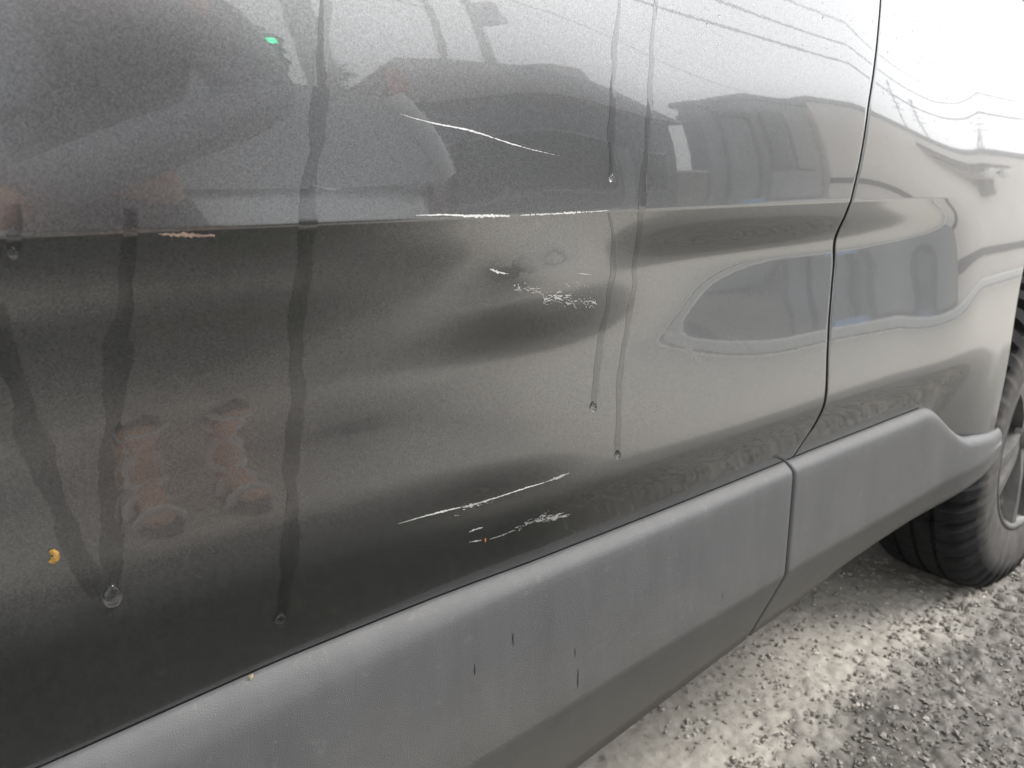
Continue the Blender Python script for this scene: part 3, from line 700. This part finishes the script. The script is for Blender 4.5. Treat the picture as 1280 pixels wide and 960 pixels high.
# dark house with hipped roof
H = empty('house', (7.6,-10,0), 'dark tiled house mirrored behind the silver car', 'house')
k = MB(); k.box((6.0,-12,0),(10.75,-8.3,3.3)); k.build('wall', M_DARKW, H)
k = MB(); x0,x1,y0,y1 = 5.6,11.0,-12.4,-7.9
k.add([(x0,y0,3.3),(x1,y0,3.3),(x1,y1,3.3),(x0,y1,3.3),(7.3,-10.2,5.7),(8.6,-10.2,5.7)],[(0,1,2,3),(0,4,5,1),(1,5,2),(2,5,4,3),(3,4,0)]); rf = k.build('roof', M_ROOF, H)
k = MB(); k.box((9.2,-9.6,3.9),(9.7,-9.1,5.0)); c = k.build('chimney', M_CONC, rf); c.location = (0,0,0)
for x in (6.3, 7.1, 9.2):
    k = MB(); k.box((x,-8.3+.002,.9),(x+1.1,-8.24,2.2)); f = k.build('window_frame', M_MIDW, H); k = MB(); k.box((x+.06,-8.238,.96),(x+1.04,-8.225,2.14)); p = k.build('pane', M_GLASS, f); p.location = (0,0,0)
k = MB(); k.box((8.3,-8.298,0),(8.75,-8.24,2.1)); k.build('door', M_MIDW, H)
# red banner and white cabinet in front of it
t = empty('banner', (5.5,-7.9,0), 'small red banner on a pole by the dark house', 'banner')
k = MB(); k.tube([(5.35,-7.8,0),(5.35,-7.8,4.3)], .03); k.build('pole', M_DARKMET, t); k = MB(); k.box((5.38,-7.815,3.5),(5.75,-7.785,4.25)); k.build('cloth', M_RED, t)
t = empty('utility_cabinet', (5.0,-4.9,0), 'white cabinet mirrored just above the scratched crease', 'cabinet')
k = MB(); k.box((4.7,-5.2,.05),(5.35,-4.8,.62)); k.build('case', M_WHITE, t, .02); k = MB(); k.box((4.66,-5.24,0),(5.39,-4.76,.05)); k.build('plinth', M_CONC, t); k = MB(); k.box((4.66,-5.24,.622),(5.39,-4.76,.66)); k.build('lid', M_MIDW, t)
t = empty('marker_post', (6.3,-5.0,0), 'red and white marker post mirrored below the crease', 'post')
for q in range(4):
    k = MB(); k.tube([(6.3,-5,.14*q),(6.3,-5,.14*q+.14)], .03, 12); k.build('band', M_RED if q in (3,) else M_WHITE, t)

# trees behind the house
def tree(x, y, h, r, label, seed):
    rr = random.Random(seed); t = empty('tree', (x, y, 0), label, 'tree', 'trees behind the dark house')
    k = MB(); k.tube([(x,y,0),(x+.1,y,h*.35),(x-.05,y+.1,h*.6),(x,y,h*.85)], [.2,.15,.1,.03])
    for q in range(6):
        a = q*1.05+rr.random(); z = h*rr.uniform(.35,.65); k.tube([(x,y,z),(x+r*.5*math.cos(a),y+r*.5*math.sin(a),z+r*.4),(x+r*.8*math.cos(a),y+r*.8*math.sin(a),z+r*.6)], [.08,.05,.02], 6)
    k.build('trunk', M_BARK, t); k = MB()
    blobs = [(rr.gauss(0,.42), rr.gauss(0,.42), rr.gauss(0,.40)) for _ in range(16)]
    for q in range(2600):
        bx, by, bz = rr.choice(blobs); u = Vector((rr.gauss(0,1), rr.gauss(0,1), rr.gauss(0,1))).normalized()*rr.uniform(.1,.32)
        c = Vector((x+r*(bx+u.x), y+r*(by+u.y), h*.72+r*(bz+u.z))); s = rr.uniform(.06,.13)
        e1 = Vector((rr.gauss(0,1),rr.gauss(0,1),rr.gauss(0,1))).normalized(); e2 = e1.orthogonal().normalized()
        k.add([c-e1*s, c+e2*s*.5, c+e1*s, c-e2*s*.5], [(0,1,2,3)])
    k.build('crown', M_LEAFG, t, fix=False)
tree(8.4,-15.5,7.0,1.9,'dark tree behind the left end of the house roof',1); tree(11.0,-15,6.4,1.8,'dark tree behind the middle of the house roof',2); tree(5.6,-10.6,4.6,1.2,'smaller dark tree left of the house',3)

# utility poles, cables and the traffic signal
def pole(x, y, h, r, label, arms=True, tr=False):
    t = empty('utility_pole', (x, y, 0), label, 'utility pole', 'utility poles along the street')
    k = MB(); k.tube([(x,y,0),(x,y,h)], [r, r*.65], 14); k.build('shaft', M_CONC, t)
    if arms:
        for z in (h-.5, h-1.3):
            k = MB(); k.box((x-.9,y-.06,z),(x+.9,y+.06,z+.12)); k.build('cross_arm', M_DARKMET, t)
            for q in (-.8,-.4,.4,.8):
                k = MB(); k.tube([(x+q,y,z+.12),(x+q,y,z+.34)], [.06,.03], 8); k.build('insulator', M_WHITE, t)
    if tr:
        k = MB(); k.tube([(x+.45,y,h-3.2),(x+.45,y,h-2.2)], .28, 14); k.build('transformer', M_MIDW, t)
pole(3.55,-6.2,9.5,.20,'thick concrete utility pole just right of the photographer',True)
pole(10.2,-12.4,11.5,.13,'thin utility pole with cross arms above the house, left one'); pole(11.0,-12.0,11.5,.14,'utility pole with a transformer above the house',True,True)
pole(46,-7.2,10,.17,'distant utility pole beyond the wall lamp')
def cable(a, c, sag, label, r=.024):
    a, c = Vector(a), Vector(c); k = MB(); k.tube([a.lerp(c, i/24)-Vector((0,0,sag*4*(i/24)*(1-i/24))) for i in range(25)], r, 5, False)
    tag(k.build('cable', M_CABLE), label, 'cable', 'overhead cables')
L = 'thin overhead cable crossing the mirrored sky, %s'
cable((3.55,-6.2,9.1),(46,-7.2,9.6),1.2, L%'highest of the long ones'); cable((3.55,-6.2,8.3),(46,-7.2,8.8),1.5, L%'second of the long ones', .034); cable((3.55,-6.2,7.2),(46,-7.2,7.8),1.4, L%'lowest of the long ones', .042)
cable((-20,-6.0,9.1),(3.55,-6.2,9.1),.6, L%'left of the thick pole'); cable((-20,-6,7.3),(3.55,-6.2,7.2),.7, L%'left of the thick pole and lower', .026)
cable((10.2,-12.4,11.1),(40,-20,10.5),1.0, L%'running back from the thin poles'); cable((3.55,-6.2,8.8),(11.0,-12,11),.5, L%'from the thick pole to the transformer pole', .025); cable((3.55,-6.2,6.6),(10.2,-12.4,9.2),.5, L%'slung low over the house', .03)
t = empty('traffic_signal', (3.98,-8.0,0), 'traffic signal with its green light on, mirrored at upper left', 'traffic light')
k = MB(); k.tube([(3.1,-8.3,0),(3.1,-8.3,5.4)], .09, 12); k.tube([(3.1,-8.3,5.2),(4.0,-8.15,5.2)], .05, 8); k.build('pole', M_CONC, t)
k = MB(); k.box((3.83,-8.2,4.05),(4.13,-8.05,5.05)); hd = k.build('housing', M_DARKMET, t, .03)
for z, nm, m in ((4.83,'green_light',lamp_mat('green_lamp',(.0,.95,.45),6.0)),(4.54,'amber_lens',plain('amber_lens',(.25,.12,.02),.3)),(4.25,'red_lens',plain('red_lens',(.2,.02,.02),.3))):
    k = MB(); k.lathe_y([(-8.045+.0,.115),(-8.02,.09),(-8.01,.0)], 20, c=(3.98,0,z)); o = k.build(nm, m, hd); o.location = (0,0,0)
    k = MB(); k.lathe_y([(-8.048,.125),(-7.92,.125),(-7.92,.132),(-8.048,.132)], 20, c=(3.98,0,z)); o = k.build('visor', M_DARKMET, hd); o.location = (0,0,0)

# ------------------------------------------------------------------ silver hatchback in the next bay
SC = empty('silver_car', (.0,-2.52,0), 'silver hatchback in the next bay, mirrored above the crease', 'car')
SX0, SYC, HW = -1.70, -2.52, .84
bot = lambda x: .26
def top_z(x):     # bonnet, belt line, tailgate shoulder
    return float(np.interp(x, [-1.70,-1.62,-1.3,.9,1.35,1.9,2.15,2.25], [.62,.92,.98,.96,.92,.80,.66,.52]))
def half_w(x): return HW*float(np.interp(x, [-1.70,-1.5,-1.0,1.4,1.95,2.25], [.80,.95,1,1,.93,.70]))
rows = []
for x in np.r_[-1.70, np.linspace(-1.66,2.2,60), 2.25]:
    h, w = top_z(x), half_w(x); sec = []
    for yy, zz_ in ((-.90,.0),(-.97,.12),(-1.0,.38),(-.995,.60),(-.975,.80),(-.93,.93),(-.84,1.0),(-.5,1.03),(0,1.045),(.5,1.03),(.84,1.0),(.93,.93),(.975,.80),(.995,.60),(1.0,.38),(.97,.12),(.90,.0)):
        z = .26+(h-.26)*zz_
        for wx in (-1.12, 1.42):                                            # wheel openings
            if zz_ <= .12 and abs(x-wx) < .36: z = max(z, .30+math.sqrt(max(0,.36**2-(x-wx)**2)))
        sec.append((x, SYC+w*yy, z))
    rows.append(sec)
link('body', grid_mesh('body', np.array(rows)), M_SILVER, SC)
k = MB(); k.add(rows[0], [tuple(range(len(rows[0])))]); k.build('tailgate', M_SILVER, SC); k = MB(); k.add(rows[-1], [tuple(range(len(rows[-1])))]); k.build('front_bumper', M_SILVER, SC)
k = MB(); k.box((-1.6,-3.2,.25),(2.1,-1.85,.55)); k.build('underbody', M_BLACK, SC)
ga = [(-1.64,.95,.76),(-1.40,1.48,.64),(-.95,1.57,.60),(-.2,1.60,.60),(.35,1.53,.60),(1.25,.945,.72)]
for s, nm in ((1,'side_window'),(-1,'side_window')):
    k = MB(); v = []
    for x, z, w in ga: v += [(x, SYC+s*.795, min(z,.955)), (x, SYC+s*(w+.0), z)]
    k.add(v, [(2*i,2*i+2,2*i+3,2*i+1) for i in range(len(ga)-1)]); k.build(nm, M_CGL, SC)
    for x0, x1 in ((-.45,-.5),(.42,1.22)):
        k = MB(); za = 1.57 if x0 < 0 else 1.50; k.tube([(x0,SYC+s*(.60 if x0<0 else .605),za),(x1,SYC+s*.80,.95)], .035, 8); k.build('pillar', M_SILVER, SC)
k = None
for s in (1,-1):
    k = MB(); k.tube([(-1.42,SYC+s*.65,1.47),(-1.64,SYC+s*.77,.95)], .06, 8); k.build('pillar', M_SILVER, SC)
rows = [[(x, SYC+w*u, z+.05*(1-u*u)) for u in np.linspace(-1,1,10)] for x, z, w in ga[1:5]]
link('roof', grid_mesh('roof', np.array(rows)), M_SILVER, SC)
rows = [[(x, SYC+w*u, z+.04*(1-u*u)) for u in np.linspace(-1,1,10)] for x, z, w in ga[4:]]
link('windscreen', grid_mesh('windscreen', np.array(rows)), M_CGL, SC)
rows = [[(x-.03*(1-u*u), SYC+w*u, z+.03*(1-u*u)) for u in np.linspace(-1,1,10)] for x, z, w in ga[:2]]
link('rear_window', grid_mesh('rear_window', np.array(rows)), M_CGL, SC)
for s in (1,-1):
    k = MB(); k.ellipsoid((2.08,SYC+s*.60,.66),(.16,.16,.085)); k.build('headlight', M_WHITE, SC)
    k = MB(); k.ellipsoid((.98,SYC+s*.95,1.0),(.09,.11,.07)); k.build('wing_mirror', M_SILVER, SC)
    k = MB(); k.box((-1.73,SYC+s*.58-.08,.70),(-1.66,SYC+s*.58+.08,.95)); k.build('tail_light', plain('tail_lens',(.16,.03,.03),.3), SC)
    k = MB(); k.box((.15,SYC+s*.84-.02,.80),(.36,SYC+s*.84+.02,.83)); k.build('door_handle', M_SILVER, SC)
k = MB(); k.box((2.19,SYC-.45,.40),(2.262,SYC+.45,.52)); k.build('grille', M_BLACK, SC)
for x in (-1.12, 1.42):
    for s in (1,-1):
        k = MB(); k.lathe_y([(s*.0,.19),(s*-.004,.25),(s*-.02,.295),(s*-.10,.30),(s*-.18,.295),(s*-.19,.19)], 40); w = k.build('wheel', M_TYRE, SC); w.location = Vector((x,SYC+s*.82,.30))-Vector(SC.location)
        k = MB(); k.lathe_y([(s*-.01,.19),(s*-.02,.10),(s*.0,.03),(s*.0,.0)], 24); k.build('hub_cap', M_RIM, w)

SC.location.x = .07; SC.rotation_euler.z = math.pi          # tail towards the wheel end of the grey car

# ------------------------------------------------------------------ photographer
PERS = empty('person', (.48,-1.40,0), 'person in blue-grey jacket, shorts and sandals, mirrored at left holding a phone', 'person')
def skin(name, verts, edges, radii, mat, parent, root=0, levels=2):
    me = bpy.data.meshes.new(name); me.from_pydata([tuple(v) for v in verts], edges, []); me.materials.append(mat)
    o = link(name, me, None, parent); mo = o.modifiers.new('skin', 'SKIN'); mo.use_smooth_shade = True
    for i, s in enumerate(me.skin_vertices[0].data if me.skin_vertices else []): pass
    return o, mo
def skinned(name, nodes, mat, parent, root, levels=2):
    """nodes: name -> (position, radius or (rx, ry), parent name)"""
    names = list(nodes); me = bpy.data.meshes.new(name)
    me.from_pydata([nodes[n][0] for n in names], [(names.index(nodes[n][2]), i) for i, n in enumerate(names) if nodes[n][2]], [])
    me.materials.append(mat); o = link(name, me, None, parent)
    bm = bmesh.new(); bm.from_mesh(me); lay = bm.verts.layers.skin.verify(); bm.verts.ensure_lookup_table()
    for i, n in enumerate(names):
        r = nodes[n][1]; d = bm.verts[i][lay]; d.radius = r if hasattr(r, '__len__') else (r, r); d.use_root = (n == root)
    bm.to_mesh(me); bm.free()
    mo = o.modifiers.new('skin', 'SKIN'); mo.use_smooth_shade = True; mo.branch_smoothing = .5
    sb = o.modifiers.new('subsurf', 'SUBSURF'); sb.levels = levels; sb.render_levels = levels
    return o
PX, PY = .365, -1.30
N = {'pelvis': ((PX,PY,.93),(.155,.115),None), 'waist': ((PX-.005,PY+.05,1.08),(.14,.10),'pelvis'), 'chest': ((PX-.01,PY+.16,1.27),(.165,.115),'waist'), 'upper': ((PX-.02,PY+.28,1.45),(.13,.09),'chest'),
     'neck': ((PX-.03,PY+.345,1.51),.055,'upper'), 'jaw': ((PX-.05,PY+.41,1.58),(.062,.07),'neck'), 'face': ((PX-.055,PY+.42,1.66),(.075,.092),'jaw'), 'crown': ((PX-.055,PY+.405,1.74),(.066,.082),'face')}
LENS = CAM
for s, tagn in ((-1,'l'),(1,'r')):
    sh = Vector((PX-.0+s*.185, PY+.275, 1.47))
    hx = (-.105 if s < 0 else .098)
    wr = LENS+RIGHT*hx-FWD*.075-UP*.055; el = Vector((PX+(.215 if s > 0 else -.20), PY+.36, 1.12)); 
    N['sh'+tagn] = (tuple(sh), .068, 'upper'); N['el'+tagn] = (tuple(el), .046, 'sh'+tagn); mid = el.lerp(wr, .45)
    N['fo'+tagn] = (tuple(mid), .042, 'el'+tagn); N['wr'+tagn] = (tuple(wr), .027, 'fo'+tagn)
    palm = wr+(LENS+RIGHT*hx*.98-FWD*.035-UP*.015-wr)*.7; N['pa'+tagn] = (tuple(palm), (.036,.017), 'wr'+tagn)
    edge = LENS+RIGHT*hx*.90-FWD*.012
    for q in range(4):
        base = palm-UP*(.026-.017*q)*-1*1.0+FWD*.022+RIGHT*s*.012; knuck = edge+RIGHT*s*.018+UP*(-.03+.018*q)+FWD*.004
        tip = edge-RIGHT*s*(.012+.006*(q in (1,2)))+UP*(-.03+.018*q)+FWD*.010
        if s > 0: tip = edge-RIGHT*s*.004+UP*(-.03+.018*q)+FWD*.012
        N['f%da%s'%(q,tagn)] = (tuple(base), .0105, 'pa'+tagn); N['f%db%s'%(q,tagn)] = (tuple(knuck), .0090, 'f%da%s'%(q,tagn)); N['f%dc%s'%(q,tagn)] = (tuple(tip), .0078, 'f%db%s'%(q,tagn))
    tb = palm-RIGHT*s*.022-FWD*.004-UP*.012; N['ta'+tagn] = (tuple(tb), .012, 'pa'+tagn); N['tb'+tagn] = (tuple(edge-RIGHT*s*.030-FWD*.026-UP*.004), .0095, 'ta'+tagn); N['tc'+tagn] = (tuple(edge-RIGHT*s*.048-FWD*.022+UP*.006), .008, 'tb'+tagn)
    fx = (.425 if s < 0 else .62); FY = -1.45; hp = (PX+s*.095, PY+.0, .86)
    N['hip'+tagn] = (hp, .088, 'pelvis'); N['kn'+tagn] = ((fx*.7+hp[0]*.3, PY-.06, .49), .058, 'hip'+tagn); N['ca'+tagn] = ((fx, FY+.02, .33), .050, 'kn'+tagn)
    N['an'+tagn] = ((fx, FY-.005, .095), .034, 'ca'+tagn); N['he'+tagn] = ((fx, FY-.035, .045), .034, 'an'+tagn); N['in'+tagn] = ((fx+s*.01, FY+.08, .055), (.036,.032), 'an'+tagn); N['to'+tagn] = ((fx+s*.02, FY+.175, .030), (.042,.018), 'in'+tagn)
BODY = skinned('body', N, M_SKIN, PERS, 'pelvis')
J = {k: N[k] for k in ('pelvis','waist','chest','upper')}
J = {k: (v[0], tuple(r*1.18 for r in v[1]), v[2]) for k, v in J.items()}
J['collar'] = ((PX-.03,PY+.335,1.485), .075, 'upper')
for s in 'lr':
    J['sh'+s] = (N['sh'+s][0], .100, 'upper'); J['el'+s] = (N['el'+s][0], .080, 'sh'+s); a, c = Vector(N['fo'+s][0]), Vector(N['wr'+s][0]); J['fo'+s] = (tuple(a), .058, 'el'+s); J['cu'+s] = (tuple(a.lerp(c,.72)), .046, 'fo'+s)
skinned('jacket', J, M_JACK, PERS, 'pelvis')
T = {'pelvis': (N['pelvis'][0], (.172,.135), None), 'belt': ((PX,PY+.015,1.02), (.158,.12), 'pelvis')}
for s in 'lr':
    T['hip'+s] = (N['hip'+s][0], .108, 'pelvis'); T['th'+s] = (tuple(Vector(N['hip'+s][0]).lerp(Vector(N['kn'+s][0]),.55)), .094, 'hip'+s); T['kn'+s] = (tuple(Vector(N['hip'+s][0]).lerp(Vector(N['kn'+s][0]),.95)), .090, 'th'+s)
skinned('shorts', T, M_SHORT, PERS, 'pelvis')
k = MB(); k.ellipsoid((PX-.055,PY+.385,1.735),(.088,.105,.085),18,12); k.build('hair', M_HAIR, PERS)
for s in (-1,1):
    k = MB(); k.ellipsoid((PX-.055+s*.03,PY+.508,1.675),(.013,.008,.009),10,8); k.build('eye', M_BLACK, PERS)
    k = MB(); k.ellipsoid((PX-.055+s*.080,PY+.41,1.665),(.012,.020,.032),10,8); k.build('ear', M_SKIN, PERS)
k = MB(); k.ellipsoid((PX-.055,PY+.522,1.645),(.014,.016,.024),10,8); k.build('nose', M_SKIN, PERS)
k = MB(); k.ellipsoid((PX-.055,PY+.495,1.605),(.024,.008,.007),10,8); k.build('mouth', plain('lips',(.42,.16,.14),.5), PERS)
for s, fx in ((-1,.425),(1,.62)):
    k = MB(); pts = [(fx+s*.01+.046*math.sin(a)*1.0, FY+.02, .018) for a in (0,)]
    sole = []
    for a in range(24):
        u = 2*math.pi*a/24; sole.append((fx+s*.008+.050*math.sin(u)*(1+.1*math.cos(u)), FY+.065+.155*math.cos(u)))
    k.prism(sole, 'z', .004, .020); k.build('sandal_sole', M_BLACK, PERS)
    for yy, zc, rx, rz in ((.135,.028,.052,.034),(.035,.062,.046,.048),(-.005,.105,.043,.040)):
        k = MB()
        if rz == .040: k.tube([(fx+.043*math.cos(a), FY-.005+.045*math.sin(a), .105) for a in np.linspace(0,2*math.pi,20)], .011, 8, False)
        else: k.tube([(fx+s*.012+rx*math.cos(a), FY+yy, .018+(rz)*math.sin(a)*1.35) for a in np.linspace(0,math.pi,14)], .013, 8)
        k.build('sandal_strap', M_STRAP, PERS)
# phone in the hands, right behind the lens
PH = empty('phone', tuple(CAM), 'black phone held low in both hands in front of the jacket', 'phone'); PH['local'] = 1
RP = Matrix((RIGHT, UP, FWD)).transposed()
k = MB(); k.box((-.088,-.036,-.020),(.068,.036,-.012), RP); k.build('body', M_BLACK, PH, .002)
k = MB(); k.box((-.084,-.033,-.0208),(.064,.033,-.0203), RP); k.build('screen', M_GLASS, PH)
k = MB(); k.box((-.012,-.012,-.0118),(.012,.030,-.0100), RP); k.build('camera_bump', M_DARKMET, PH)
